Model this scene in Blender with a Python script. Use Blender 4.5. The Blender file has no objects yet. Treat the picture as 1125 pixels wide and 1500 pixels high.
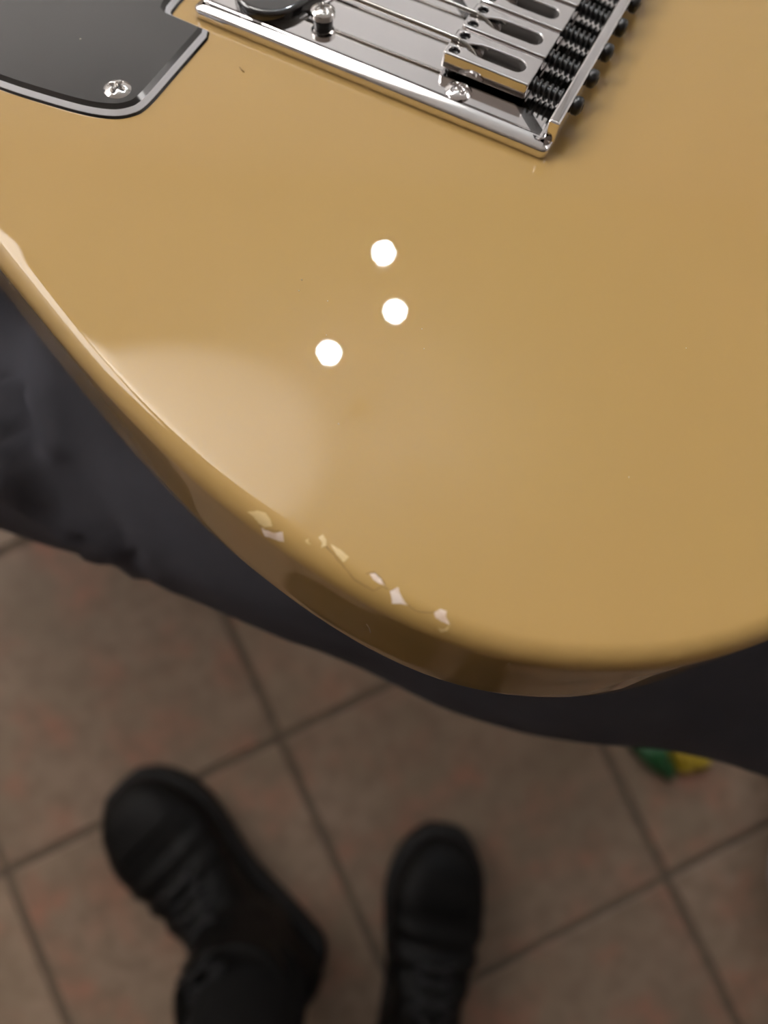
import bpy, bmesh, math, random
from mathutils import Vector, Matrix, noise
from mathutils.bvhtree import BVHTree
random.seed(7)
SC = bpy.context.scene
COL = SC.collection

# ------------------------------------------------------------------ camera
FPX = 1040.0                       # focal length in pixels of the 1125 wide frame
CAMH = 0.835                       # height of the lens above the floor
NF = Vector((-0.03388, 0.10789, 0.99358)).normalized()   # "down" seen in camera axes (x right, y down, z forward)
EX = (Vector((1, 0, 0)) - NF * NF.x).normalized()
EY = -NF.cross(EX)
def cw(X):                         # camera axes (metres) -> world
    X = Vector(X)
    return Vector((X.dot(EX), X.dot(EY), CAMH - X.dot(NF)))
def cd(X):
    X = Vector(X)
    return Vector((X.dot(EX), X.dot(EY), -X.dot(NF)))
cam_data = bpy.data.cameras.new('camera')
cam = bpy.data.objects.new('camera', cam_data)
COL.objects.link(cam)
ax, ay, az = cd((1, 0, 0)), cd((0, -1, 0)), cd((0, 0, -1))
m = Matrix.Identity(4)
for r in range(3):
    m[r][0], m[r][1], m[r][2] = ax[r], ay[r], az[r]
    m[r][3] = cw((0, 0, 0))[r]
cam.matrix_world = m
cam_data.sensor_fit = 'HORIZONTAL'
cam_data.sensor_width = 36.0
cam_data.lens = FPX / 1125 * 36.0
cam_data.clip_start = 0.01
cam_data.clip_end = 60
cam_data.dof.use_dof = True
cam_data.dof.focus_distance = 0.145
cam_data.dof.aperture_fstop = (FPX / 1125 * 0.036) / 0.0031
SC.camera = cam

# ------------------------------------------------------------------ world, exposure
W = bpy.data.worlds.new('world'); SC.world = W; W.use_nodes = True
W.node_tree.nodes['Background'].inputs[0].default_value = (0.9, 0.95, 1, 1)
W.node_tree.nodes['Background'].inputs[1].default_value = 0.05
SC.view_settings.view_transform = 'Standard'
SC.view_settings.look = 'None'
SC.view_settings.exposure = 0.42
SC.view_settings.gamma = 1.0
SC.view_settings.use_curve_mapping = False
SC.cycles.use_denoising = True
SC.cycles.max_bounces = 10
SC.cycles.caustics_reflective = False
SC.cycles.sample_clamp_indirect = 6.0
GLOBE = 420.0                      # radiance of the three pendant globes
PANEL = 5.2                       # radiance of the added ceiling fill panels
UPLIGHT = 420.0                    # watts thrown on the ceiling by the added uplighter

# ------------------------------------------------------------------ helpers
def tag(o, label=None, cat=None, group=None, kind=None):
    if label: o['label'] = label
    if cat: o['category'] = cat
    if group: o['group'] = group
    if kind: o['kind'] = kind
    return o
def empty(name, loc=(0, 0, 0), parent=None):
    o = bpy.data.objects.new(name, None); COL.objects.link(o)
    o.location = loc; o.empty_display_size = 0.05
    if parent: o.parent = parent
    return o
def obj(name, me, mat=None, parent=None, sharp=None, smooth=True):
    if isinstance(me, bmesh.types.BMesh):
        bm = me; me = bpy.data.meshes.new(name); bm.to_mesh(me); bm.free()
    o = bpy.data.objects.new(name, me); COL.objects.link(o)
    if mat is not None:
        me.materials.clear(); me.materials.append(mat)
    for p in me.polygons: p.use_smooth = smooth
    if sharp is not None: me.set_sharp_from_angle(angle=math.radians(sharp))
    if parent: o.parent = parent
    for p in me.polygons:            # big flat caps keep a flat normal
        if len(p.vertices) > 30 and sharp is not None: p.use_smooth = False
    return o
def copy_tree(o, parent=None):
    c = o.copy(); COL.objects.link(c)
    if parent is not None: c.parent = parent
    for ch in list(o.children):
        d = ch.copy(); COL.objects.link(d); d.parent = c; d.matrix_parent_inverse = Matrix.Identity(4)
        d.matrix_local = ch.matrix_local
    return c
def catmull(pts, n=8, closed=True):
    out = []; N = len(pts)
    rng = range(N) if closed else range(N - 1)
    for i in rng:
        if closed: p = [Vector(pts[(i + k - 1) % N]) for k in range(4)]
        else: p = [Vector(pts[min(max(i + k - 1, 0), N - 1)]) for k in range(4)]
        for j in range(n):
            t = j / n
            out.append(0.5 * ((2 * p[1]) + (-p[0] + p[2]) * t + (2 * p[0] - 5 * p[1] + 4 * p[2] - p[3]) * t * t + (-p[0] + 3 * p[1] - 3 * p[2] + p[3]) * t ** 3))
    if not closed: out.append(Vector(pts[-1]))
    return out
def round_poly(pts, rads, seg=6):
    out = []; N = len(pts)
    for i in range(N):
        p = Vector(pts[i]); a = Vector(pts[i - 1]) - p; b = Vector(pts[(i + 1) % N]) - p
        r = rads[i] if hasattr(rads, '__len__') else rads
        if r <= 0: out.append(p); continue
        A, B = a.normalized(), b.normalized()
        ang = A.angle(B); d = min(r / math.tan(ang / 2), a.length * .49, b.length * .49); rr = d * math.tan(ang / 2)
        c = p + (A + B).normalized() * (rr / math.sin(ang / 2))
        s = p + A * d - c; e = p + B * d - c
        for k in range(seg + 1):
            t = k / seg; v = s.lerp(e, t)
            out.append(c + v.normalized() * rr)
    return out
def offset_loop(pts, d):           # d > 0 shrinks a counter-clockwise loop
    N = len(pts); out = []
    for i in range(N):
        t1 = (pts[i] - pts[i - 1]); t2 = (pts[(i + 1) % N] - pts[i])
        if t1.length < 1e-9: t1 = t2
        if t2.length < 1e-9: t2 = t1
        t1.normalize(); t2.normalize()
        n1 = Vector((-t1.y, t1.x)); n2 = Vector((-t2.y, t2.x)); n = (n1 + n2)
        n.normalize(); c = max(0.5, n.dot(n1))
        out.append(pts[i] + n * (d / c))
    return out
def area(pts): return sum(pts[i - 1].x * pts[i].y - pts[i].x * pts[i - 1].y for i in range(len(pts))) / 2
def clean(pts, e=1e-4):
    o = []
    for p in pts:
        if not o or (p - o[-1]).length > e: o.append(p)
    if (o[0] - o[-1]).length < e: o.pop()
    return o
def ccw(pts):
    pts = clean([Vector((p[0], p[1])) for p in pts])
    return pts if area(pts) > 0 else pts[::-1]
MM = 0.001
def slab(loop, prof, bottom=True, top=True):     # prof: list of (inset, z) from bottom to top, millimetres
    loop = ccw(loop); bm = bmesh.new(); rings = []
    for d, z in prof:
        L = offset_loop(loop, d) if abs(d) > 1e-6 else loop
        rings.append([bm.verts.new((p.x * MM, p.y * MM, z * MM)) for p in L])
    N = len(loop)
    for a, b in zip(rings, rings[1:]):
        for i in range(N): bm.faces.new((a[i - 1], a[i], b[i], b[i - 1]))
    if top: bm.faces.new(rings[-1])
    if bottom: bm.faces.new(rings[0][::-1])
    return bm
def curve_solid(name, loops, z0, z1, bevel=0.2, mat=None, parent=None, sharp=35):
    """solid with holes from filled 2D curve loops (mm)"""
    cu = bpy.data.curves.new(name, 'CURVE'); cu.dimensions = '2D'; cu.fill_mode = 'BOTH'
    for L in loops:
        L = clean([Vector((p[0], p[1])) for p in L])
        s = cu.splines.new('POLY'); s.points.add(len(L) - 1); s.use_cyclic_u = True
        for i, p in enumerate(L): s.points[i].co = (p.x * MM, p.y * MM, 0, 1)
    cu.extrude = (z1 - z0) / 2 * MM - bevel * MM; cu.bevel_depth = bevel * MM; cu.bevel_resolution = 2; cu.offset = -bevel * MM
    t = bpy.data.objects.new(name + '_src', cu); COL.objects.link(t)
    dg = bpy.context.evaluated_depsgraph_get(); me = bpy.data.meshes.new_from_object(t.evaluated_get(dg))
    bpy.data.objects.remove(t); bpy.data.curves.remove(cu)
    me.transform(Matrix.Translation((0, 0, (z0 + z1) / 2 * MM)))
    bm = bmesh.new(); bm.from_mesh(me); bmesh.ops.remove_doubles(bm, verts=bm.verts, dist=2e-6); bmesh.ops.recalc_face_normals(bm, faces=bm.faces)
    bm.to_mesh(me); bm.free(); me.name = name
    o = obj(name, me, mat, parent, sharp)
    for p in me.polygons:
        if abs(p.normal.z) > .9995: p.use_smooth = False
    return o
def tube(bm, path, rad, n=10, cap=True, flat=None):
    """tube along a 3D path; rad number or list; returns bm"""
    P = [Vector(p) for p in path]; R = rad if hasattr(rad, '__len__') else [rad] * len(P)
    T = []
    for i in range(len(P)):
        a = P[max(i - 1, 0)]; b = P[min(i + 1, len(P) - 1)]; T.append((b - a).normalized())
    up = Vector((0, 0, 1)) if abs(T[0].z) < .9 else Vector((1, 0, 0))
    X = T[0].cross(up).normalized(); rings = []
    for i, p in enumerate(P):
        X = (X - T[i] * X.dot(T[i])).normalized(); Y = T[i].cross(X)
        rings.append([bm.verts.new(p + (X * math.cos(2 * math.pi * k / n) + Y * math.sin(2 * math.pi * k / n)) * R[i]) for k in range(n)])
    for a, b in zip(rings, rings[1:]):
        for k in range(n): bm.faces.new((a[k - 1], a[k], b[k], b[k - 1]))
    if cap: bm.faces.new(rings[0][::-1]); bm.faces.new(rings[-1])
    return bm
def lathe(bm, prof, n=24, M=None):
    """prof: (r, z); closed at the axis when r == 0"""
    M = M or Matrix.Identity(4); rings = []
    for r, z in prof:
        if r == 0: rings.append([bm.verts.new(M @ Vector((0, 0, z)))])
        else: rings.append([bm.verts.new(M @ Vector((r * math.cos(2 * math.pi * k / n), r * math.sin(2 * math.pi * k / n), z))) for k in range(n)])
    for a, b in zip(rings, rings[1:]):
        for k in range(n):
            if len(a) == 1 and len(b) == 1: continue
            if len(a) == 1: bm.faces.new((a[0], b[k], b[k - 1]))
            elif len(b) == 1: bm.faces.new((a[k - 1], a[k], b[0]))
            else: bm.faces.new((a[k - 1], a[k], b[k], b[k - 1]))
    bmesh.ops.recalc_face_normals(bm, faces=bm.faces)
    return bm
def box(bm, lo, hi):
    vs = [bm.verts.new((x, y, z)) for x in (lo[0], hi[0]) for y in (lo[1], hi[1]) for z in (lo[2], hi[2])]
    for f in ((0, 1, 3, 2), (4, 6, 7, 5), (0, 4, 5, 1), (2, 3, 7, 6), (0, 2, 6, 4), (1, 5, 7, 3)): bm.faces.new([vs[i] for i in f])
    return bm
def remesh(bm, voxel, smooth=6, name='m'):
    me = bpy.data.meshes.new(name); bm.to_mesh(me); bm.free()
    t = bpy.data.objects.new('src', me); COL.objects.link(t)
    md = t.modifiers.new('r', 'REMESH'); md.mode = 'VOXEL'; md.voxel_size = voxel
    if smooth:
        s = t.modifiers.new('s', 'SMOOTH'); s.iterations = smooth; s.factor = .5
    dg = bpy.context.evaluated_depsgraph_get(); out = bpy.data.meshes.new_from_object(t.evaluated_get(dg))
    bpy.data.objects.remove(t); bpy.data.meshes.remove(me); out.name = name
    return out

# ------------------------------------------------------------------ materials
def mat(name, base, rough=.5, metal=0, coat=0, coat_rough=.03, spec=.5, bump=None, var=None, ior=None):
    m = bpy.data.materials.new(name); m.use_nodes = True; nt = m.node_tree; b = nt.nodes['Principled BSDF']
    b.inputs['Base Color'].default_value = (*base, 1); b.inputs['Roughness'].default_value = rough
    b.inputs['Metallic'].default_value = metal; b.inputs['Coat Weight'].default_value = coat
    b.inputs['Coat Roughness'].default_value = coat_rough; b.inputs['Specular IOR Level'].default_value = spec
    if ior: b.inputs['IOR'].default_value = ior
    tc = nt.nodes.new('ShaderNodeTexCoord')
    if var:                        # (scale, colour2, low, high)
        n = nt.nodes.new('ShaderNodeTexNoise'); n.inputs['Scale'].default_value = var[0]; n.inputs['Detail'].default_value = 5
        r = nt.nodes.new('ShaderNodeMapRange'); r.inputs[1].default_value = var[2]; r.inputs[2].default_value = var[3]
        x = nt.nodes.new('ShaderNodeMix'); x.data_type = 'RGBA'
        x.inputs[6].default_value = (*base, 1); x.inputs[7].default_value = (*var[1], 1)
        nt.links.new(tc.outputs['Object'], n.inputs['Vector']); nt.links.new(n.outputs['Fac'], r.inputs[0])
        nt.links.new(r.outputs[0], x.inputs[0]); nt.links.new(x.outputs[2], b.inputs['Base Color'])
    if bump:                       # (scale, strength, distance)
        n = nt.nodes.new('ShaderNodeTexNoise'); n.inputs['Scale'].default_value = bump[0]; n.inputs['Detail'].default_value = 4
        u = nt.nodes.new('ShaderNodeBump'); u.inputs['Strength'].default_value = bump[1]; u.inputs['Distance'].default_value = bump[2]
        nt.links.new(tc.outputs['Object'], n.inputs['Vector']); nt.links.new(n.outputs['Fac'], u.inputs['Height'])
        nt.links.new(u.outputs[0], b.inputs['Normal'])
    return m
def emit(name, col, s):
    m = bpy.data.materials.new(name); m.use_nodes = True; b = m.node_tree.nodes['Principled BSDF']
    b.inputs['Base Color'].default_value = (.8, .8, .8, 1)
    b.inputs['Emission Color'].default_value = (*col, 1); b.inputs['Emission Strength'].default_value = s
    return m
M_WALL = mat('wall_paint', (.82, .80, .79), .8, var=(3, (.79, .77, .76), .4, .6))
M_WALLD = mat('dimming_wall_paint', (.13, .095, .07), .8, var=(3, (.11, .08, .06), .4, .6))  # unseen front wall, made dark to dim the guitar's side and its reflections
M_CEIL = mat('ceiling_paint', (.78, .77, .75), .85, var=(3, (.75, .74, .72), .4, .6))
M_BASE = mat('skirting_paint', (.6, .58, .55), .5, var=(4, (.57, .55, .52), .4, .6))
M_LACQ = mat('butterscotch_lacquer', (.52, .322, .110), .55, coat=1, coat_rough=.012, spec=.12, var=(9, (.505, .322, .104), .35, .65))
M_PRIMER = mat('bare_primer', (.92, .78, .68), .4, coat=.6, coat_rough=.15, var=(400, (.75, .56, .42), .4, .6))
M_FLAKE = mat('lifted_lacquer', (.80, .60, .30), .25, coat=.6, coat_rough=.12, var=(300, (.74, .54, .25), .4, .6))
M_CHROME = mat('chrome', (.82, .80, .80), .035, metal=1, bump=(40, .02, .0002))
M_CHROME2 = mat('worn_chrome', (.78, .76, .74), .12, metal=1, bump=(300, .05, .0002))
M_STEEL = mat('nickel_string', (.42, .40, .37), .22, metal=1)
M_BLKMET = mat('black_oxide', (.012, .012, .013), .35, metal=0, coat=.4, coat_rough=.2, bump=(900, .1, .0002))
M_GUARD = mat('black_plastic', (.016, .015, .015), .12, coat=1, coat_rough=.03, var=(60, (.02, .018, .018), .4, .6))
M_GUARDW = mat('white_plastic', (.80, .81, .86), .45, bump=(1500, .15, .0002))
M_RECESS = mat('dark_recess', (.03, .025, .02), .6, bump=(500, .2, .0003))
M_MAPLE = mat('maple', (.62, .42, .2), .35, coat=.5, var=(40, (.5, .32, .14), .35, .65))
M_CLOTH = mat('charcoal_cloth', (.100, .100, .120), .85, spec=.2, bump=(1800, .35, .0004), var=(40, (.084, .084, .102), .35, .65))
M_JEAN = mat('black_cloth', (.006, .006, .006), .9, spec=.2, bump=(1500, .4, .0005), var=(40, (.005, .005, .005), .4, .6))
M_LEATHER = mat('black_leather', (.003, .0027, .0026), .5, spec=.16, bump=(260, .35, .0012), var=(60, (.005, .0045, .004), .4, .6))
M_SOLE = mat('black_rubber', (.006, .006, .006), .7, bump=(200, .3, .001))
M_LACE = mat('black_lace', (.007, .007, .008), .7, bump=(1200, .4, .0005))
M_SHOEW = mat('pale_shoe_trim', (.55, .53, .56), .6, bump=(400, .2, .0005))
M_GROUT = mat('grout', (.19, .14, .095), .9, var=(60, (.15, .11, .08), .35, .65), bump=(400, .4, .001))
M_WOOD = mat('stool_wood', (.18, .10, .05), .5, var=(20, (.12, .06, .03), .35, .65))
M_GREEN = mat('green_plastic', (.02, .11, .035), .4, var=(40, (.012, .04, .008), .45, .6))
M_YELLOW = mat('yellow_plastic', (.50, .36, .03), .4, var=(40, (.40, .27, .02), .4, .6))
M_GLOBE = emit('lamp_glass', (.86, .94, 1), GLOBE)
M_PANEL = emit('fill_panel_glow', (1, .96, .93), PANEL)
def tile_mat():
    m = bpy.data.materials.new('mottled_tile'); m.use_nodes = True; nt = m.node_tree; N = nt.nodes; L = nt.links; b = N['Principled BSDF']
    b.inputs['Roughness'].default_value = .42; b.inputs['Specular IOR Level'].default_value = .4
    tc = N.new('ShaderNodeTexCoord'); oi = N.new('ShaderNodeObjectInfo'); mm = N.new('ShaderNodeVectorMath'); mm.operation = 'SCALE'
    ad = N.new('ShaderNodeVectorMath'); ad.operation = 'ADD'; cb = N.new('ShaderNodeCombineXYZ')
    L.new(oi.outputs['Random'], cb.inputs[0]); L.new(oi.outputs['Random'], cb.inputs[1]); mm.inputs['Scale'].default_value = 37
    L.new(cb.outputs[0], mm.inputs[0]); L.new(tc.outputs['Object'], ad.inputs[0]); L.new(mm.outputs[0], ad.inputs[1])
    def noise_(sc, det, lo, hi):
        n = N.new('ShaderNodeTexNoise'); n.inputs['Scale'].default_value = sc; n.inputs['Detail'].default_value = det
        r = N.new('ShaderNodeMapRange'); r.inputs[1].default_value = lo; r.inputs[2].default_value = hi
        L.new(ad.outputs[0], n.inputs['Vector']); L.new(n.outputs['Fac'], r.inputs[0]); return r.outputs[0], n.outputs['Fac']
    def mix(f, a, c):
        x = N.new('ShaderNodeMix'); x.data_type = 'RGBA'
        for s, v in ((6, a), (7, c)):
            if isinstance(v, tuple): x.inputs[s].default_value = (*v, 1)
            else: L.new(v, x.inputs[s])
        if isinstance(f, float): x.inputs[0].default_value = f
        else: L.new(f, x.inputs[0])
        return x.outputs[2]
    f1, _ = noise_(7, 6, .38, .62); f2, _ = noise_(16, 5, .48, .70); f3, raw = noise_(45, 6, .42, .7)
    c = mix(f1, (.37, .265, .195), (.29, .215, .150))
    c = mix(f2, c, (.40, .205, .140)); c = mix(f3, c, (.26, .185, .13))
    hs = N.new('ShaderNodeHueSaturation'); mr = N.new('ShaderNodeMapRange'); mr.inputs[3].default_value = .9; mr.inputs[4].default_value = 1.1
    L.new(oi.outputs['Random'], mr.inputs[0]); L.new(mr.outputs[0], hs.inputs['Value']); L.new(c, hs.inputs['Color']); L.new(hs.outputs[0], b.inputs['Base Color'])
    bu = N.new('ShaderNodeBump'); bu.inputs['Strength'].default_value = .3; bu.inputs['Distance'].default_value = .001
    L.new(raw, bu.inputs['Height']); L.new(bu.outputs[0], b.inputs['Normal'])
    return m
M_TILE = tile_mat()

# ------------------------------------------------------------------ room shell
X0, X1, Y0, Y1, ZC = -2.6, 2.6, -2.4, 4.0, 2.6
floor = tag(obj('floor', box(bmesh.new(), (X0, Y0, -.06), (X1, Y1, -.003)), M_GROUT, smooth=False), 'mottled brown tiled floor with recessed grout joints', kind='structure')
tag(obj('ceiling', box(bmesh.new(), (X0 - .1, Y0 - .1, ZC), (X1 + .1, Y1 + .1, ZC + .1)), M_CEIL, smooth=False), kind='structure')
tag(obj('wall_left', box(bmesh.new(), (X0 - .1, Y0, -.06), (X0, Y1, ZC)), M_WALL, smooth=False), kind='structure')
tag(obj('wall_right', box(bmesh.new(), (X1, Y0, -.06), (X1 + .1, Y1, ZC)), M_WALL, smooth=False), kind='structure')
tag(obj('wall_back', box(bmesh.new(), (X0 - .1, Y1, -.06), (X1 + .1, Y1 + .1, ZC)), M_WALL, smooth=False), kind='structure')
tag(obj('wall_front', box(bmesh.new(), (X0 - .1, Y0 - .1, -.06), (X1 + .1, Y0, ZC)), M_WALLD, smooth=False), kind='structure')
for nm, lo, hi in (('baseboard_left', (X0, Y0, 0), (X0 + .012, Y1, .08)), ('baseboard_right', (X1 - .012, Y0, 0), (X1, Y1, .08)),
                   ('baseboard_back', (X0, Y1 - .012, 0), (X1, Y1, .08)), ('baseboard_front', (X0, Y0, 0), (X1, Y0 + .012, .08))):
    tag(obj(nm, box(bmesh.new(), lo, hi), M_BASE, smooth=False), kind='structure')
# tiles: 33 cm, set at an angle to the room
TU = Vector((.9036, .4284, 0)).normalized(); TV = Vector((.4284, -.9036, 0)).normalized(); TO = Vector((-.3884, -.3100, 0)); TP = .33
hw = .5 * TP - .0045
bm = bmesh.new()
lp = round_poly([(-hw, -hw), (hw, -hw), (hw, hw), (-hw, hw)], .004, 2)
bm.free(); bm = slab([(p.x * 1000, p.y * 1000) for p in lp], [(0, -5), (0, -1.2), (1.2, 0)], bottom=False)
tile_me = bpy.data.meshes.new('tile'); bm.to_mesh(tile_me); bm.free(); tile_me.materials.append(M_TILE)
ang = math.atan2(TU.y, TU.x)
for i in range(-6, 9):
    for j in range(-7, 7):
        c = TO + TU * ((i + .5) * TP) + TV * ((j + .5) * TP)
        if not (X0 + .26 < c.x < X1 - .26 and Y0 + .26 < c.y < 2.2): continue
        t = bpy.data.objects.new('tile', tile_me); COL.objects.link(t); t.parent = floor
        t.location = (c.x, c.y, random.uniform(-.0004, .0004)); t.rotation_euler = (random.uniform(-.001, .001), random.uniform(-.001, .001), ang)

# ------------------------------------------------------------------ pendant lamp and added fill lights
GC = Vector((.0045, .0555, .70))
def globe_pos(d, r): return GC + Vector(d).normalized() * r
gp = [globe_pos((.084, .858, .507), 2.55), globe_pos((.105, .814, .571), 2.5), globe_pos((.013, .78, .625), 2.35)]
cen = sum(gp, Vector()) / 3
lamp = tag(empty('pendant_lamp', (cen.x, cen.y, ZC)), 'three globe pendant lamp hanging from the ceiling', 'lamp')
def loc_to(p): return Vector(p) - Vector((cen.x, cen.y, ZC))
obj('ceiling_rose', lathe(bmesh.new(), [(0, 0), (.035, 0), (.035, -.02), (.028, -.03), (0, -.03)]), M_CHROME2, lamp, 40)
for g in gp:
    q = loc_to(g)
    obj('cord', tube(bmesh.new(), [(0, 0, -.02), (q.x * .5, q.y * .5, -.04), (q.x, q.y, q.z * .4), (q.x, q.y, q.z + .04)], .003, 8), M_BLKMET, lamp)
    bm = bmesh.new(); bmesh.ops.create_uvsphere(bm, u_segments=32, v_segments=18, radius=.024); bmesh.ops.translate(bm, verts=bm.verts, vec=q)
    go = obj('globe', bm, M_GLOBE, lamp)
    obj('socket', lathe(bmesh.new(), [(0, .06), (.016, .06), (.018, .03), (0, .03)], M=Matrix.Translation(q)), M_CHROME2, go, 40)
for px_, py_, hx_, hy_, lb_ in ((-1.98, 1.9, .58, 1.15, 'added unseen fill panel on the ceiling by the left wall'), (2.36, 1.75, .20, .6, 'added unseen fill panel on the ceiling by the right wall')):
    pl = tag(empty('added_fill_panel', (px_, py_, ZC)), lb_, 'lamp', 'added fill panels')  # panels added out of view to brighten the room and far wall
    obj('frame', box(bmesh.new(), (-hx_, -hy_, -.035), (hx_, hy_, 0)), M_BASE, pl, smooth=False)
    obj('fill_diffuser', box(bmesh.new(), (-hx_ + .03, -hy_ + .03, -.040), (hx_ - .03, hy_ - .03, -.034)), M_PANEL, pl, smooth=False)
ul = tag(empty('added_uplighter', (-1.3, 1.45, 0)), 'added unseen uplighter that casts a bright patch on the ceiling', 'lamp')  # added out of view: lights a ceiling patch for the lacquer to mirror
obj('base', lathe(bmesh.new(), [(0, 0), (.14, 0), (.14, .02), (.02, .03), (0, .03)]), M_BLKMET, ul, 40)
obj('pole', tube(bmesh.new(), [(0, 0, .02), (0, 0, 1.5)], .012, 12), M_BLKMET, ul, 40)
obj('lamp_shade', lathe(bmesh.new(), [(0, 1.48), (.04, 1.48), (.08, 1.62), (.074, 1.62), (.036, 1.49), (0, 1.49)]), M_BLKMET, ul, 40)
sd = bpy.data.lights.new('added_uplight_spot', 'SPOT'); sd.energy = UPLIGHT; sd.spot_size = math.radians(58); sd.spot_blend = .25; sd.shadow_soft_size = .05; sd.color = (1, .97, .93)
so = bpy.data.objects.new('added_uplight_spot', sd); COL.objects.link(so); so.parent = ul; so.location = (0, 0, 1.60)
aim = Vector((-.82, 1.70, ZC)) - Vector((-1.3, 1.45, 1.6)); so.rotation_euler = aim.to_track_quat('-Z', 'Y').to_euler()

# ------------------------------------------------------------------ the guitar (local axes: u along the strings, v across, z up; millimetres)
GU = Vector((.89414, .43331, -.11292)); GV = Vector((.44235, -.81561, .37297)); GW = Vector((.06951, -.38343, -.92095)); GO = Vector((35.912, -78.716, 159.269)) * MM
guitar = tag(empty('electric_guitar'), 'butterscotch electric guitar with chrome bridge and chipped lower edge, lying across a lap', 'guitar')
u_, v_, w_ = cd(GU), cd(GV), cd(GW)
m = Matrix.Identity(4)
for r in range(3): m[r][0], m[r][1], m[r][2], m[r][3] = u_[r], v_[r], w_[r], cw(GO)[r]
guitar.matrix_world = m
GM = m.copy()
GI = GM.inverted()
def at(px, py, z):                 # picture point -> point of the guitar at height z (mm) above its top
    d = GI.to_3x3() @ cd(Vector(((px - 562.5) / FPX, (py - 750) / FPX, 1))); o = GI @ cw((0, 0, 0))
    t = (z * MM - o.z) / d.z; p = (o + d * t) / MM
    return Vector((p.x, p.y))
OUT = [(-111.8, -69.5), (-96.3, -76.2), (-82.1, -82.4), (-55.3, -93.4), (-32.3, -101.2), (-12.9, -105.8), (5.7, -108.4), (22.6, -108.5), (37.1, -106), (50.8, -100.7), (63.6, -92.9),
       (76, -81.6), (91, -64.5), (105, -36), (113, 5), (114, 43), (111, 85), (101, 125), (84, 158), (58, 182), (25, 193), (-10, 190), (-50, 176), (-90, 158), (-125, 146), (-160, 141),
       (-195, 147), (-225, 160), (-255, 170), (-285, 166), (-303, 148), (-300, 125), (-280, 112), (-255, 102), (-240, 86), (-246, 74), (-262, 60), (-290, 22), (-298, 5), (-305, -25), (-300, -48), (-275, -63), (-235, -66), (-195, -61), (-160, -59), (-134, -63)]
body_loop = catmull([Vector(p) for p in OUT], 10)
if area(body_loop) < 0: body_loop = body_loop[::-1]
R = 4.2; TB = 37
prof = [(R * .8, -TB)] + [(R * .8 * (1 - math.sin(a)), -TB + R * .8 * (1 - math.cos(a))) for a in [math.pi / 2 * k / 6 for k in range(1, 7)]]
prof += [(0, z) for z in (-28, -20, -12)]
prof += [(R * (1 - math.cos(a)), -R + R * math.sin(a)) for a in [math.pi / 2 * k / 12 for k in range(13)]] + [(R + 1.5, 0)]
bm = slab(body_loop, prof)
body = obj('body', bm, M_LACQ, guitar)
body_mesh = body.data
bm = bmesh.new(); bm.from_mesh(body_mesh); BODY = BVHTree.FromBMesh(bm); bm.free()

# bridge plate: thin, with a soft sloping rim and a raised lip along the tail
PL = [(-91, 0), (0, 0), (0, 86), (-91, 86)]
pr = round_poly(PL, 1.6, 5)
plate = obj('bridge_plate', slab(pr, [(.2, 0), (0, .2), (0, 1.75), (.12, 2.1), (.45, 2.32), (2.6, 2.98), (2.95, 3.12), (3.2, 3.0), (3.8, 3.0)]), M_CHROME, guitar, 40)
lip = slab(round_poly([(-2.3, 3.2), (.25, 3.2), (.25, 83), (-2.3, 83)], .5, 3), [(0, 2.6), (0, 6.9), (.25, 7.15), (.5, 7.2)])
obj('tail_lip', lip, M_CHROME, plate, 40)
PZ = 3.0                                            # plate surface
# cross-head screw builder (phillips): domed head with a cross recess
def cross_head(r, h, z0, name, x, y, parent, skirt=0, rot=.4, material=None):
    """head with real cross recess: radial grid displaced"""
    bm = bmesh.new(); n = 48; rings = []; K = 14
    def hz(px, py):
        rr = math.hypot(px, py) / r; z = h * (1 - .75 * rr ** 2.4)
        c, s = math.cos(rot), math.sin(rot); a, b = abs(px * c + py * s), abs(-px * s + py * c)
        w = .2 * r; Ln = .68 * r
        d1 = min(max((w - b) / (.12 * r), 0), 1) * min(max((Ln - a) / (.18 * r), 0), 1)
        d2 = min(max((w - a) / (.12 * r), 0), 1) * min(max((Ln - b) / (.18 * r), 0), 1)
        return z - max(d1, d2) * 1.15 * h
    c0 = bm.verts.new((0, 0, (z0 + hz(0, 0)) * MM)); prev = None
    for k in range(1, K + 1):
        rr = r * k / K
        ring = [bm.verts.new((rr * math.cos(2 * math.pi * i / n) * MM, rr * math.sin(2 * math.pi * i / n) * MM, (z0 + hz(rr * math.cos(2 * math.pi * i / n), rr * math.sin(2 * math.pi * i / n))) * MM)) for i in range(n)]
        for i in range(n):
            if prev is None: bm.faces.new((c0, ring[i - 1], ring[i]))
            else: bm.faces.new((prev[i - 1], ring[i - 1], ring[i], prev[i]))
        prev = ring
    for (rr, zz) in ((r * 1.0, z0 - skirt), (r * .9, z0 - skirt - .05)):
        ring = [bm.verts.new((rr * math.cos(2 * math.pi * i / n) * MM, rr * math.sin(2 * math.pi * i / n) * MM, zz * MM)) for i in range(n)]
        for i in range(n): bm.faces.new((prev[i - 1], ring[i - 1], ring[i], prev[i]))
        prev = ring
    bmesh.ops.recalc_face_normals(bm, faces=bm.faces)
    o = obj(name, bm, material or M_CHROME2, parent, 50); o.location = (x * MM, y * MM, 0); return o
cross_head(3.1, 1.2, 3.05, 'mounting_screw', -24.6, 6.3, plate, rot=.9, material=M_CHROME)
cross_head(3.1, 1.2, 3.05, 'mounting_screw', -24.6, 79.5, plate, rot=.3, material=M_CHROME)

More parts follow.
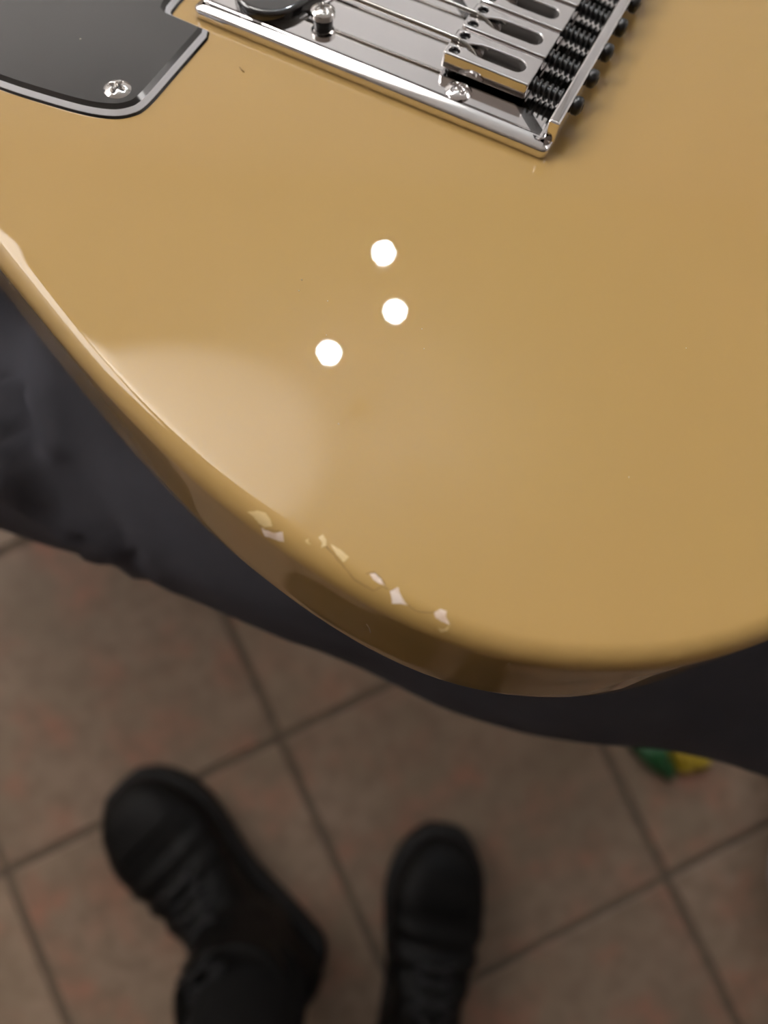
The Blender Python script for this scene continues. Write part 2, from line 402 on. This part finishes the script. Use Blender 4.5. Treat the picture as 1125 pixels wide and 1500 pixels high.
# saddles
SP0, SPP = 15.9, 10.75
NS = 6
def saddle_loops():
    w = 5.15
    outer = round_poly([(-31.4, -w), (-10.2, -w), (-10.2, w), (-31.4, w)], [.9, .5, .5, .9], 4)
    # slot: round at the tail, tapering to a point between the two height screws
    slot = [(-12.9 - 2.15 + 2.15 * math.cos(a), 2.15 * math.sin(a)) for a in [-math.pi / 2 + math.pi * k / 10 for k in range(11)]]
    slot += [(-22, 2.15), (-24.5, 1.95), (-26.3, 1.3), (-27.6, .55), (-28.1, 0), (-27.6, -.55), (-26.3, -1.3), (-24.5, -1.95), (-22, -2.15)]
    holes = [[(-29.2 + 1.25 * math.cos(2 * math.pi * k / 20), s * 3.0 + 1.25 * math.sin(2 * math.pi * k / 20)) for k in range(20)] for s in (-1, 1)]
    return [outer, slot] + holes
first = None
HEADV0, HEADP = 13.4, 10.4
def helix(bm, u0, u1, vfun, z, r, turns, wire, n=14):
    pts = []
    for k in range(int(turns * n) + 1):
        t = k / (turns * n); a = 2 * math.pi * k / n; u = u0 + (u1 - u0) * t
        pts.append(Vector((u, vfun(u) + r * math.cos(a), z + r * math.sin(a))) * MM)
    return tube(bm, pts, wire * MM, 6)
for k in range(NS):
    c = SP0 + SPP * k
    s = curve_solid('saddle', saddle_loops(), 3.95, 7.15, .28, M_CHROME, guitar, 30); s.location = (0, c * MM, 0)
    for v in s.data.vertices:       # flanks lean outwards towards the plate
        if abs(v.co.y) > 4.3 * MM: v.co.y += .50 * MM * ((7.15 - v.co.z / MM) / 2.8 - .7) * (1 if v.co.y > 0 else -1)
    for p in s.data.polygons:
        if p.area > 3e-6: p.use_smooth = False
    # string seat: floor of the notch the string runs down
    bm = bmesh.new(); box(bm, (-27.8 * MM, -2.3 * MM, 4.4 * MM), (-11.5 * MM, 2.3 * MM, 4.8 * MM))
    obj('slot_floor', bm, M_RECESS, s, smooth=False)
    bm = bmesh.new(); W_ = [(-28.3, 6.9), (-26.5, 6.2), (-25, 5.5), (-23.8, 4.7)]
    rows = [[bm.verts.new((a * MM, y * MM, (b + .25 * (y / 2.2) ** 2) * MM)) for y in (-2.2, -1.1, 0, 1.1, 2.2)] for a, b in W_]
    for a, b in zip(rows, rows[1:]):
        for i in range(4): bm.faces.new((a[i], a[i + 1], b[i + 1], b[i]))
    bmesh.ops.solidify(bm, geom=bm.faces[:], thickness=.3 * MM)
    obj('string_ramp', bm, M_CHROME, s)
    for sgn in (-1, 1):             # grub screws sunk in the holes
        bm = bmesh.new(); lathe(bm, [(0, 5.3 * MM), (.6 * MM, 5.3 * MM), (.62 * MM, 6.1 * MM), (1.05 * MM, 6.3 * MM), (1.15 * MM, 5.9 * MM), (1.15 * MM, 3.1 * MM), (0, 3.1 * MM)], 16, Matrix.Translation((-29.2 * MM, sgn * 3.0 * MM, 0)))
        obj('height_screw', bm, M_BLKMET, s, 40)
    hv = HEADV0 + HEADP * k
    f = lambda u, c=c, hv=hv: (hv + (c - 1.6 - hv) * (0 - u) / 10.0)
    bm = bmesh.new(); helix(bm, -9.9, -2.5, f, 5.25, 1.65, 5.5, .33); sp = obj('spring', bm, M_BLKMET, guitar)
    bm = bmesh.new(); tube(bm, [Vector((-10.3, f(-10.3), 5.25)) * MM, Vector((.6, f(.6), 5.25)) * MM], 1.15 * MM, 14)
    scw = obj('intonation_screw', bm, M_BLKMET, guitar, 40)
    bm = bmesh.new(); RM = Matrix.Translation(Vector((.3, hv, 5.25)) * MM) @ Matrix.Rotation(math.pi / 2, 4, 'Y')
    lathe(bm, [(0, 0), (1.7 * MM, 0), (1.95 * MM, .25 * MM), (1.95 * MM, 1.5 * MM), (1.6 * MM, 2.0 * MM), (.9 * MM, 2.25 * MM), (.85 * MM, 1.2 * MM), (0, 1.2 * MM)], 20, RM)
    obj('screw_head', bm, M_BLKMET, scw, 50)

# strings (thick to thin), run over the saddle and dive into the slot
for k, rad in enumerate((.56, .45, .36, .27, .2, .15)):
    c = SP0 + SPP * k; vn = 43 + (c - 43) * .66
    pts = [(-690, vn, 9.2), (-91, c + (vn - c) * (60 / 660), 7.9), (-60, c, 7.75 + 0), (-32, c + .1, 7.55), (-29.5, c, 7.5), (-27.6, c - .1, 7.2), (-26.2, c - .3, 6.6), (-25, c - .5, 5.7), (-24.0, c - .6, 5.1), (-23.2, c - .6, 4.6)]
    pp = [Vector(pts[0])] + catmull([Vector(p) for p in pts[1:]], 5, closed=False)
    obj('guitar_string', tube(bmesh.new(), [p * MM for p in pp], rad * MM, 10), M_STEEL, guitar)

# bridge pickup: slanted black oblong with screws
sl = math.radians(14); du = math.sin(sl); dv = math.cos(sl)
pc = [(-76.3, 12.6), (-76.3 + du * 62, 12.6 + dv * 62)]
pk = []
for e, sgn in ((pc[0], 1), (pc[1], -1)):
    for i in range(17):
        a = math.pi * (1 if sgn > 0 else 0) - sl + math.pi * i / 16
        pk.append((e[0] + 8.9 * math.cos(a), e[1] + 9.7 * math.sin(a)))
hole = [(x, y) for x, y in pk]
pickup = obj('pickup', slab(pk, [(0, 2.6), (0, 4.7), (.25, 5.1), (1.1, 5.3), (1.6, 5.3)]), M_GUARD, guitar, 50)
for i in range(6):
    t = (i + .35) / 5.7; e = (pc[0][0] + du * 62 * t, pc[0][1] + dv * 62 * t)
    bm = bmesh.new(); lathe(bm, [(0, 5.75 * MM), (2.2 * MM, 5.75 * MM), (2.4 * MM, 5.5 * MM), (2.4 * MM, 5.0 * MM), (0, 5.0 * MM)], 20, Matrix.Translation((e[0] * MM, e[1] * MM, 0)))
    obj('pole_piece', bm, M_CHROME2, pickup, 40)
for x, y in ((-61.8, 10.8), (-46, 75)):
    o = cross_head(2.85, 1.1, 5.6, 'pickup_screw', x, y, guitar, skirt=.9, rot=.75)
    bm = bmesh.new(); lathe(bm, [(0, 4.3 * MM), (1.9 * MM, 4.3 * MM), (2.3 * MM, 4.1 * MM), (2.3 * MM, 3.0 * MM), (0, 3.0 * MM)], 24)
    w2 = obj('screw_collar', bm, M_BLKMET, o, 40)

# pickguard: three plies, black, white, black
PG = [(-300, -12), (-262, -34), (-220, -41), (-180, -43), (-140, -42.5), (-114.4, -40.8), (-104.5, -39.7), (-94.9, -38.1), (-89.3, -36.3), (-86.4, -34.0), (-85.3, -30.5), (-85.6, -20), (-86.1, -5.6), (-86.4, -4.9), (-95.2, -4.7), (-97.2, -3.9), (-98.0, -2.0), (-98.4, 2), (-98.4, 88), (-120, 95), (-180, 100), (-235, 92), (-236, 72), (-236, 14), (-246, 8), (-275, 2)]
PG2 = []
pv = [Vector(p) for p in PG]
PG2 = catmull(pv[0:12], 5, closed=False) + pv[12:]
guard = obj('pickguard', slab(PG2, [(-.95, 1.3), (0, 2.1), (.4, 2.1)]), M_GUARD, guitar, 25)
obj('white_ply', slab(PG2, [(-1.9, .55), (-.92, 1.35), (0, 1.35)]), M_GUARDW, guard, 25)
obj('lower_ply', slab(PG2, [(-2.2, 0), (-1.85, .6), (0, .6)]), M_GUARD, guard, 25)
o = cross_head(3.05, 1.25, 1.75, 'pickguard_screw', -88.9 - 2.4 + 1.2, -31.6, guard, rot=.05)
for x, y in ((-150, -36), (-215, -34), (-275, -10), (-226, 84), (-104, 80)):
    c2 = o.copy(); COL.objects.link(c2); c2.location = (x * MM, y * MM, 0)
# neck with frets, neck pickup, control plate with knobs (beyond the frame)
bm = slab([(-690, 22), (-236, 15), (-236, 71), (-690, 64)], [(1.5, -10), (0, -4), (0, 4.6), (.8, 5.4)])
neck = obj('neck', bm, M_MAPLE, guitar, 40)
for i in range(1, 22):
    u = -690 + 648 * (1 - 2 ** (-i / 12)); 
    if u > -238: break
    tt = (u + 690) / 454; hwf = 21 + 7 * tt
    obj('fret', tube(bmesh.new(), [Vector((u, 43 - hwf, 5.6)) * MM, Vector((u, 43 + hwf, 5.6)) * MM], .9 * MM, 8), M_CHROME2, neck)
np_ = obj('neck_pickup', slab(round_poly([(-222, 10), (-202, 10), (-202, 76), (-222, 76)], 9, 8), [(0, 1.9), (0, 5), (1, 5.8)]), M_CHROME, guitar, 40)
cp = obj('control_plate', slab(round_poly([(-120, 107), (36, 107), (36, 139), (-120, 139)], 15.5, 10), [(0, 0), (0, .9), (.4, 1.2)]), M_CHROME, guitar, 40)
for x in (14, -28):
    bm = bmesh.new(); lathe(bm, [(0, 16.5 * MM), (8 * MM, 16.5 * MM), (9 * MM, 15.5 * MM), (9.5 * MM, 1.3 * MM), (0, 1.3 * MM)], 32, Matrix.Translation((x * MM, 123 * MM, 0)))
    obj('knob', bm, M_CHROME, cp, 40)
bm = tube(bmesh.new(), [Vector((-88, 123, 1)) * MM, Vector((-84, 123, 12)) * MM], 2.4 * MM, 10); obj('switch_lever', bm, M_GUARD, cp, 40)

# chips and lifted flakes along the worn edge: thin pieces that follow the roundover
def on_body(px, py):
    d = (GI.to_3x3() @ cd(Vector(((px - 562.5) / FPX, (py - 750) / FPX, 1)))).normalized(); o = GI @ cw((0, 0, 0))
    h, n, i, t = BODY.ray_cast(o, d)
    return h, n
def patch(name, poly, material, thick=.12, lift=.0, sub=3, jag=.5):
    """a thin irregular piece with its own thickness lying on the body surface"""
    P = []
    for i in range(len(poly)):
        a = Vector(poly[i]); b = Vector(poly[(i + 1) % len(poly)])
        for k in range(sub):
            q = a.lerp(b, k / sub)
            if k: q += Vector((random.uniform(-jag, jag), random.uniform(-jag, jag)))
            P.append(q)
    c = sum(P, Vector((0, 0))) / len(P); bm = bmesh.new(); tops = []; K = 3
    h, n = on_body(*c); cv = bm.verts.new(h + n * (thick * MM)); prev = None
    for k in range(1, K + 1):
        ring = []
        for q in P:
            s = c.lerp(q, k / K); h, n = on_body(*s)
            if h is None: bm.free(); return None
            ring.append(bm.verts.new(h + n * ((thick * (1 if k < K else .9) + lift * (k / K) * max(0, (s.x - c.x + s.y * 0) / 12)) * MM)))
        for i in range(len(P)):
            if prev is None: bm.faces.new((cv, ring[i - 1], ring[i]))
            else: bm.faces.new((prev[i - 1], ring[i - 1], ring[i], prev[i]))
        prev = ring
    low = []
    for q in P:
        h, n = on_body(*q); low.append(bm.verts.new(h - n * (.1 * MM)))
    for i in range(len(P)): bm.faces.new((prev[i - 1], low[i - 1], low[i], prev[i]))
    bmesh.ops.recalc_face_normals(bm, faces=bm.faces)
    return obj(name, bm, material, guitar, 30)
primer = [[(382, 772), (390, 777), (401, 781), (414, 779), (416, 794), (408, 792), (397, 788), (388, 785)],
          [(541, 841), (549, 840), (557, 847), (564, 858), (556, 855), (546, 848)],
          [(571, 866), (583, 860), (586, 870), (591, 878), (597, 887), (587, 884), (574, 884), (573, 874)],
          [(636, 898), (645, 892), (654, 895), (653, 903), (659, 915), (648, 911), (638, 905)]]
chip_lbl = 'bare pale chip in the lacquer'
for q in primer: 
    o = patch('paint_chip', q, M_PRIMER, .05)
    if o: o['label'] = chip_lbl
flakes = [[(362, 750), (377, 748), (389, 751), (395, 759), (399, 771), (388, 772), (379, 766), (372, 757)],
          [(447, 791), (452, 789), (451, 794), (456, 798), (450, 796)],
          [(466, 788), (473, 783), (478, 791), (478, 800), (470, 803), (474, 799), (470, 793)],
          [(484, 797), (498, 805), (511, 816), (503, 824), (493, 813)],
          [(642, 920), (650, 923), (660, 915), (655, 924), (646, 926)]]
for q in flakes:
    o = patch('lacquer_flake', q, M_FLAKE, .10)
    if o: o['label'] = 'lifted paler flake of lacquer'
# hairline cracks linking the chips
def crack(pts, r=.07):
    L = []
    for i in range(len(pts) - 1):
        a, b = Vector(pts[i]), Vector(pts[i + 1])
        for k in range(4):
            h, n = on_body(*(a.lerp(b, k / 4) + Vector((random.uniform(-.8, .8), random.uniform(-.8, .8)))))
            L.append(h + n * (.01 * MM))
    obj('lacquer_crack', tube(bmesh.new(), L, r * MM, 6), mat_crack, guitar)
mat_crack = mat('crack_brown', (.20, .10, .025), .5, var=(200, (.26, .14, .04), .4, .6))  # dark brown for the crack lines and the fibre
crack([(380, 768), (384, 776), (400, 778), (414, 777)])
crack([(478, 800), (500, 826), (520, 850), (548, 865), (562, 858), (570, 866)])
crack([(536, 840), (548, 838), (558, 846), (567, 860)])
crack([(597, 886), (612, 896), (630, 898), (640, 893)])
crack([(571, 866), (584, 860)], .06)
# scratch on the side wall and a few dust specks
h = [on_body(*p) for p in ((537, 914), (541, 920), (543, 927))]
obj('scratch', tube(bmesh.new(), [a + n * (.02 * MM) for a, n in h], .07 * MM, 6), M_PRIMER, guitar)
M_DUST = mat('dust', (.75, .68, .55), .8)
for (x, y, r) in ((442, 410, .13), (438, 426, .13), (480, 441, .12), (618, 482, .12), (621, 511, .12), (496, 621, .12), (921, 699, .12), (746, 972, .1), (1005, 510, .1), (478, 491, .12)):
    h_, n_ = on_body(x, y); bm = bmesh.new(); bmesh.ops.create_icosphere(bm, subdivisions=1, radius=r * MM); bmesh.ops.translate(bm, verts=bm.verts, vec=h_ + n_ * (r * .4 * MM)); obj('dust_speck', bm, M_DUST, guitar)
obj('dust_fibre', tube(bmesh.new(), [on_body(*p)[0] + on_body(*p)[1] * .0001 for p in ((351, 99), (354, 103), (358, 106))], .1 * MM, 6), mat_crack, guitar)
p_ = at(118, 58, 1.95); bm = bmesh.new(); bmesh.ops.create_icosphere(bm, subdivisions=1, radius=.22 * MM); bmesh.ops.translate(bm, verts=bm.verts, vec=Vector((p_.x, p_.y, 2.05)) * MM); obj('dust_speck', bm, M_DUST, guitar)

# ------------------------------------------------------------------ people
def blob_tube(bm, path, rad, n=20):
    """closed tube with round ends for remeshing"""
    P = [Vector(p) for p in path]; R = list(rad)
    a = (P[0] - P[1]).normalized(); b = (P[-1] - P[-2]).normalized()
    P = [P[0] + a * R[0] * .55, P[0] + a * R[0] * .35] + P + [P[-1] + b * R[-1] * .35, P[-1] + b * R[-1] * .55]
    R = [R[0] * .45, R[0] * .85] + R + [R[-1] * .85, R[-1] * .45]
    return tube(bm, P, R, n)
def smooth_path(pts, rad, n=6):
    P4 = [Vector((*p, r)) for p, r in zip(pts, rad)]
    q = []
    N = len(P4)
    for i in range(N - 1):
        p = [P4[min(max(i + k - 1, 0), N - 1)] for k in range(4)]
        for j in range(n):
            t = j / n
            q.append(0.5 * ((2 * p[1]) + (-p[0] + p[2]) * t + (2 * p[0] - 5 * p[1] + 4 * p[2] - p[3]) * t * t + (-p[0] + 3 * p[1] - 3 * p[2] + p[3]) * t ** 3))
    q.append(P4[-1])
    return [Vector(v[:3]) for v in q], [v[3] for v in q]
def trousers(legs, hips, voxel, name, material, parent, folds=()):
    bm = bmesh.new()
    for pts, rad in legs + hips:
        P, Rr = smooth_path(pts, rad); blob_tube(bm, P, Rr, 28)
    me = remesh(bm, voxel, 8, name)
    fl = []
    if folds:
        bf = bmesh.new(); bf.from_mesh(me); tr = BVHTree.FromBMesh(bf); bf.free()
        for pts_, wd, h in folds:
            L = []
            for q in pts_:
                o_ = cw((0, 0, 0)) - parent.location; hh, nn, i_, t_ = tr.ray_cast(o_, cd(Vector(((q[0] - 562.5) / FPX, (q[1] - 750) / FPX, 1))).normalized())
                if hh: L.append(hh)
            fl.append((L, wd, h))
    for v in me.vertices:
        co = v.co; nrm = v.normal
        if co.z + parent.location.z < .3: continue
        d = noise.noise(Vector((co.x * 9, co.y * 22, co.z * 9))) * .004 + noise.noise(co * 45) * .0012
        for L, wd, h in fl:
            best = 1
            if not L or (co - L[0]).length > .12: continue
            for a_, b_ in zip(L, L[1:]):
                ab = b_ - a_; t_ = min(max((co - a_).dot(ab) / ab.length_squared, 0), 1); best = min(best, (co - a_ - ab * t_).length)
            if best < wd * 3: d += h * math.exp(-(best / wd) ** 2)
        v.co = co + nrm * d
    o = obj(name, me, material, parent)
    return o
# the seated person whose lap carries the guitar
sit = tag(empty('person', (-.36, .27, 0)), 'seated person in charcoal trousers with the guitar lying on the lap', 'person')
def rel(e, pts): return [Vector(p) - e.location for p in pts]
A = Vector((-.1409, .1025, .5626)); B = Vector((.1444, .0112, .5885)); dAB = (B - A).normalized()
near = [A - dAB * .19, A - dAB * .05, A, A.lerp(B, .27) + Vector((0, .002, 0)), A.lerp(B, .5) + Vector((0, -.001, -.002)), A.lerp(B, .75) + Vector((0, -.010, -.019)), B + Vector((0, -.004, -.024)), B + dAB * .13, (.36, -.035, .54), (.44, -.05, .34), (.50, -.07, .14)]
nr = [.098, .082, .076, .077, .0785, .0785, .073, .070, .064, .056, .054]
far = [(-.30, .36, .500), (-.1, .37, .485), (.12, .34, .475), (.22, .33, .45), (.26, .32, .30), (.28, .31, .14)]
fr = [.092, .08, .072, .066, .056, .054]
hips = [(rel(sit, [(-.35, .17, .545), (-.36, .27, .53), (-.33, .36, .51)]), [.10, .115, .10]), (rel(sit, [(-.36, .26, .53), (-.385, .27, .62), (-.40, .27, .70)]), [.12, .125, .12])]
F = [([(18, 440), (12, 520), (22, 590), (36, 640)], .005, -.005), ([(45, 470), (48, 560), (62, 640)], .007, .004), ([(-20, 560), (0, 640), (6, 720)], .006, .005),
     ([(20, 735), (80, 775), (140, 815)], .003, .0025), ([(60, 745), (120, 790), (175, 835)], .0025, -.002), ([(110, 770), (160, 800), (195, 840)], .003, .002), ([(180, 790), (195, 825), (222, 862)], .003, -.0025), ([(205, 780), (225, 820), (250, 860)], .004, .002)]
trousers([(rel(sit, near), nr), (rel(sit, far), fr)], hips, .007, 'trousers', M_CLOTH, sit, F)

def make_boot(parent, loc, ang, L=.29, wid=.108, shaft=.17, leather=M_LEATHER, sole_m=M_SOLE, laces=True, name='boot'):
    """local x from heel (0) to toe (L)"""
    e = empty(name, loc, parent); e.rotation_euler = (0, 0, ang)
    stations = [(0.0, .30, .0), (.02, .52, .0), (.08, .66, 0), (.25, .70, 0), (.45, .72, 0), (.62, .92, .01), (.75, 1.0, .015), (.86, .90, .01), (.94, .68, .005), (.985, .42, 0), (1.0, .22, 0)]
    loop = [(x * L, wid / 2 * w + c * L * .3) for x, w, c in stations] + [(x * L, -wid / 2 * w + c * L * .3) for x, w, c in reversed(stations)]
    loop = catmull([Vector(p) for p in loop], 4)
    bm = slab([(p.x * 1000, p.y * 1000) for p in loop], [(3, 0), (0, 3), (0, 26), (2, 29), (5, 30)])
    obj('sole', bm, sole_m, e, 40)
    bm = bmesh.new(); n = 28; rings = []
    st = [(.012, .50, .085), (.05, .62, .12), (.2, .68, .14), (.34, .70, .135), (.45, .72, .112), (.58, .86, .09), (.70, .96, .078), (.80, .93, .073), (.90, .74, .064), (.96, .50, .052), (.985, .28, .043)]
    for x, w, h in st:
        r = []
        for k in range(n):
            a = 2 * math.pi * k / n; ca, sa = math.cos(a), math.sin(a)
            y = wid / 2 * .97 * w * math.copysign(abs(ca) ** .8, ca); z = .024 + (h - .024) * (.5 + .5 * math.copysign(abs(sa) ** .8, sa))
            r.append(bm.verts.new((x * L, y * (1 - .25 * max(0, (z - .05) / .1)), z)))
        rings.append(r)
    for a, b in zip(rings, rings[1:]):
        for k in range(n): bm.faces.new((a[k - 1], a[k], b[k], b[k - 1]))
    bm.faces.new(rings[0][::-1]); bm.faces.new(rings[-1])
    bmesh.ops.recalc_face_normals(bm, faces=bm.faces)
    if shaft > .12:
        tube(bm, [(.085, 0, .05), (.088, 0, .10), (.085, 0, .14), (.08, 0, shaft), (.08, 0, shaft + .002)], [.046, .05, .05, .054, .05], 24)
    me = remesh(bm, .0045, 10, 'upper')
    for v in me.vertices:
        v.co += v.normal * (noise.noise(v.co * 30) * .0012 + (.0025 * math.sin(v.co.x * 260) * math.exp(-((v.co.x - .6 * L) / .03) ** 2) if v.co.z > .05 else 0))
    up = obj('upper', me, leather, e)
    bvhb = bmesh.new(); bvhb.from_mesh(me); tree = BVHTree.FromBMesh(bvhb); bvhb.free()
    def top(x, y):
        h, nn, i, t = tree.ray_cast(Vector((x, y, .4)), Vector((0, 0, -1))); return (h + nn * .002) if h else Vector((x, y, .1))
    if laces:
        lb = bmesh.new()
        for k in range(6):
            x = L * (.36 + .045 * k); y = .016 + .001 * k
            tube(lb, [top(x, -y), top(x + .004, -y * .4), top(x + .006, y * .4), top(x + .010, y)], .0024, 6)
            tube(lb, [top(x, y), top(x + .004, y * .4), top(x + .006, -y * .4), top(x + .010, -y)], .0024, 6)
        for s in (-1, 1):
            q = L * .36; tube(lb, [top(q, 0), top(q + .005, s * .018) + Vector((0, 0, .006)), top(q + .02, s * .03) + Vector((0, 0, .004)), top(q + .012, s * .012), top(q, 0)], .0024, 6)
        obj('laces', lb, M_LACE, e)
        cap = bmesh.new(); tube(cap, [top(.79 * L, y * .001) for y in range(-34, 35, 4)], .0016, 6); obj('toe_seam', cap, leather, e)
    return e
# the photographer, sitting opposite: boots on the floor, shins rising out of the picture
pho = tag(empty('person', (0, -.75, 0)), 'person in black lace-up boots standing at the bottom of the picture', 'person')
pho['label'] = 'person in black lace-up boots, feet flat on the tiled floor'
def boot_at(parent, heel, toe, **k):
    h = Vector((*heel, 0)); t = Vector((*toe, 0)); d = t - h
    return make_boot(parent, h - Vector((parent.location.x, parent.location.y, 0)), math.atan2(d.y, d.x), L=d.length, **k)
boot_at(pho, (-.052, -.418), (-.262, -.212), wid=.118)
boot_at(pho, (.045, -.545), (.097, -.262))
lk = [(-.098, -.372, .13), (-.100, -.39, .22), (-.118, -.47, .42), (-.125, -.52, .50), (-.14, -.62, .53), (-.10, -.80, .54)]
rk = [(.068, -.475, .13), (.07, -.49, .22), (.085, -.54, .42), (.09, -.58, .50), (.09, -.68, .53), (.08, -.82, .54)]
rr_ = [.054, .052, .066, .072, .078, .09]
trousers([(rel(pho, lk), rr_), (rel(pho, rk), rr_)], [(rel(pho, [(-.10, -.84, .55), (0, -.86, .56), (.09, -.84, .55)]), [.11, .12, .11]), (rel(pho, [(0, -.86, .56), (0, -.88, .68), (0, -.88, .76)]), [.13, .13, .125])], .012, 'trousers', M_JEAN, pho)
# shoes of the seated person
def shoe_at(parent, heel, toe): 
    return boot_at(parent, heel, toe, shaft=.10, leather=M_LEATHER, sole_m=M_SHOEW, laces=False, name='shoe')
shoe_at(sit, (.555, -.115), (.509, -.385))
shoe_at(sit, (.24, .34), (.46, .20))
def stool(loc, h, label):
    s = tag(empty('stool', loc), label, 'stool')
    obj('seat', lathe(bmesh.new(), [(0, h), (.14, h), (.15, h - .01), (.15, h - .035), (.14, h - .04), (0, h - .04)], 40), M_WOOD, s, 40)
    for k in range(4):
        a = math.pi / 4 + k * math.pi / 2
        obj('leg', tube(bmesh.new(), [(.10 * math.cos(a), .10 * math.sin(a), h - .03), (.14 * math.cos(a), .14 * math.sin(a), 0)], [.016, .013], 12), M_WOOD, s, 40)
    return s
stool((-.42, .27, 0), .40, 'brown wooden stool under the seated person')
stool((0, -.88, 0), .42, 'brown wooden stool behind the black boots')

# ------------------------------------------------------------------ small wrapper on the floor
def pillow(name, outline, h, material, parent, z0=.001):
    P = catmull([Vector(p) for p in outline], 5); 
    if area(P) < 0: P = P[::-1]
    c = sum(P, Vector((0, 0))) / len(P); bm = bmesh.new(); K = 6; prev = None
    for side in (1, 0):
        cv = bm.verts.new((c.x, c.y, z0 + h * side)); prev = None
        for k in range(1, K + 1):
            ring = []
            for q in P:
                s = c.lerp(q, k / K); zz = z0 + (h * math.sqrt(max(0, 1 - (k / K) ** 2.5)) * (1 + .5 * noise.noise(Vector((s.x * 90, s.y * 90, 0)))) if side else 0)
                ring.append(bm.verts.new((s.x, s.y, zz)))
            for i in range(len(P)):
                if prev is None: bm.faces.new((cv, ring[i - 1], ring[i]))
                else: bm.faces.new((prev[i - 1], ring[i - 1], ring[i], prev[i]))
            prev = ring
    bmesh.ops.remove_doubles(bm, verts=bm.verts, dist=1e-5); bmesh.ops.recalc_face_normals(bm, faces=bm.faces)
    return obj(name, bm, material, parent)
wr = tag(empty('wrapper', (.362, -.191, 0)), 'small crumpled green and yellow wrapper on the tiles beside the charcoal trousers', 'wrapper')
pillow('green_half', [(-.052, .012), (-.040, -.004), (-.024, -.018), (-.006, -.028), (-.001, -.012), (-.008, .006), (-.016, .02), (-.035, .024)], .022, M_GREEN, wr)
pillow('yellow_half', [(-.008, .012), (-.004, -.006), (.004, -.020), (.020, -.019), (.038, -.016), (.044, -.006), (.036, .010), (.012, .018)], .014, M_YELLOW, wr)
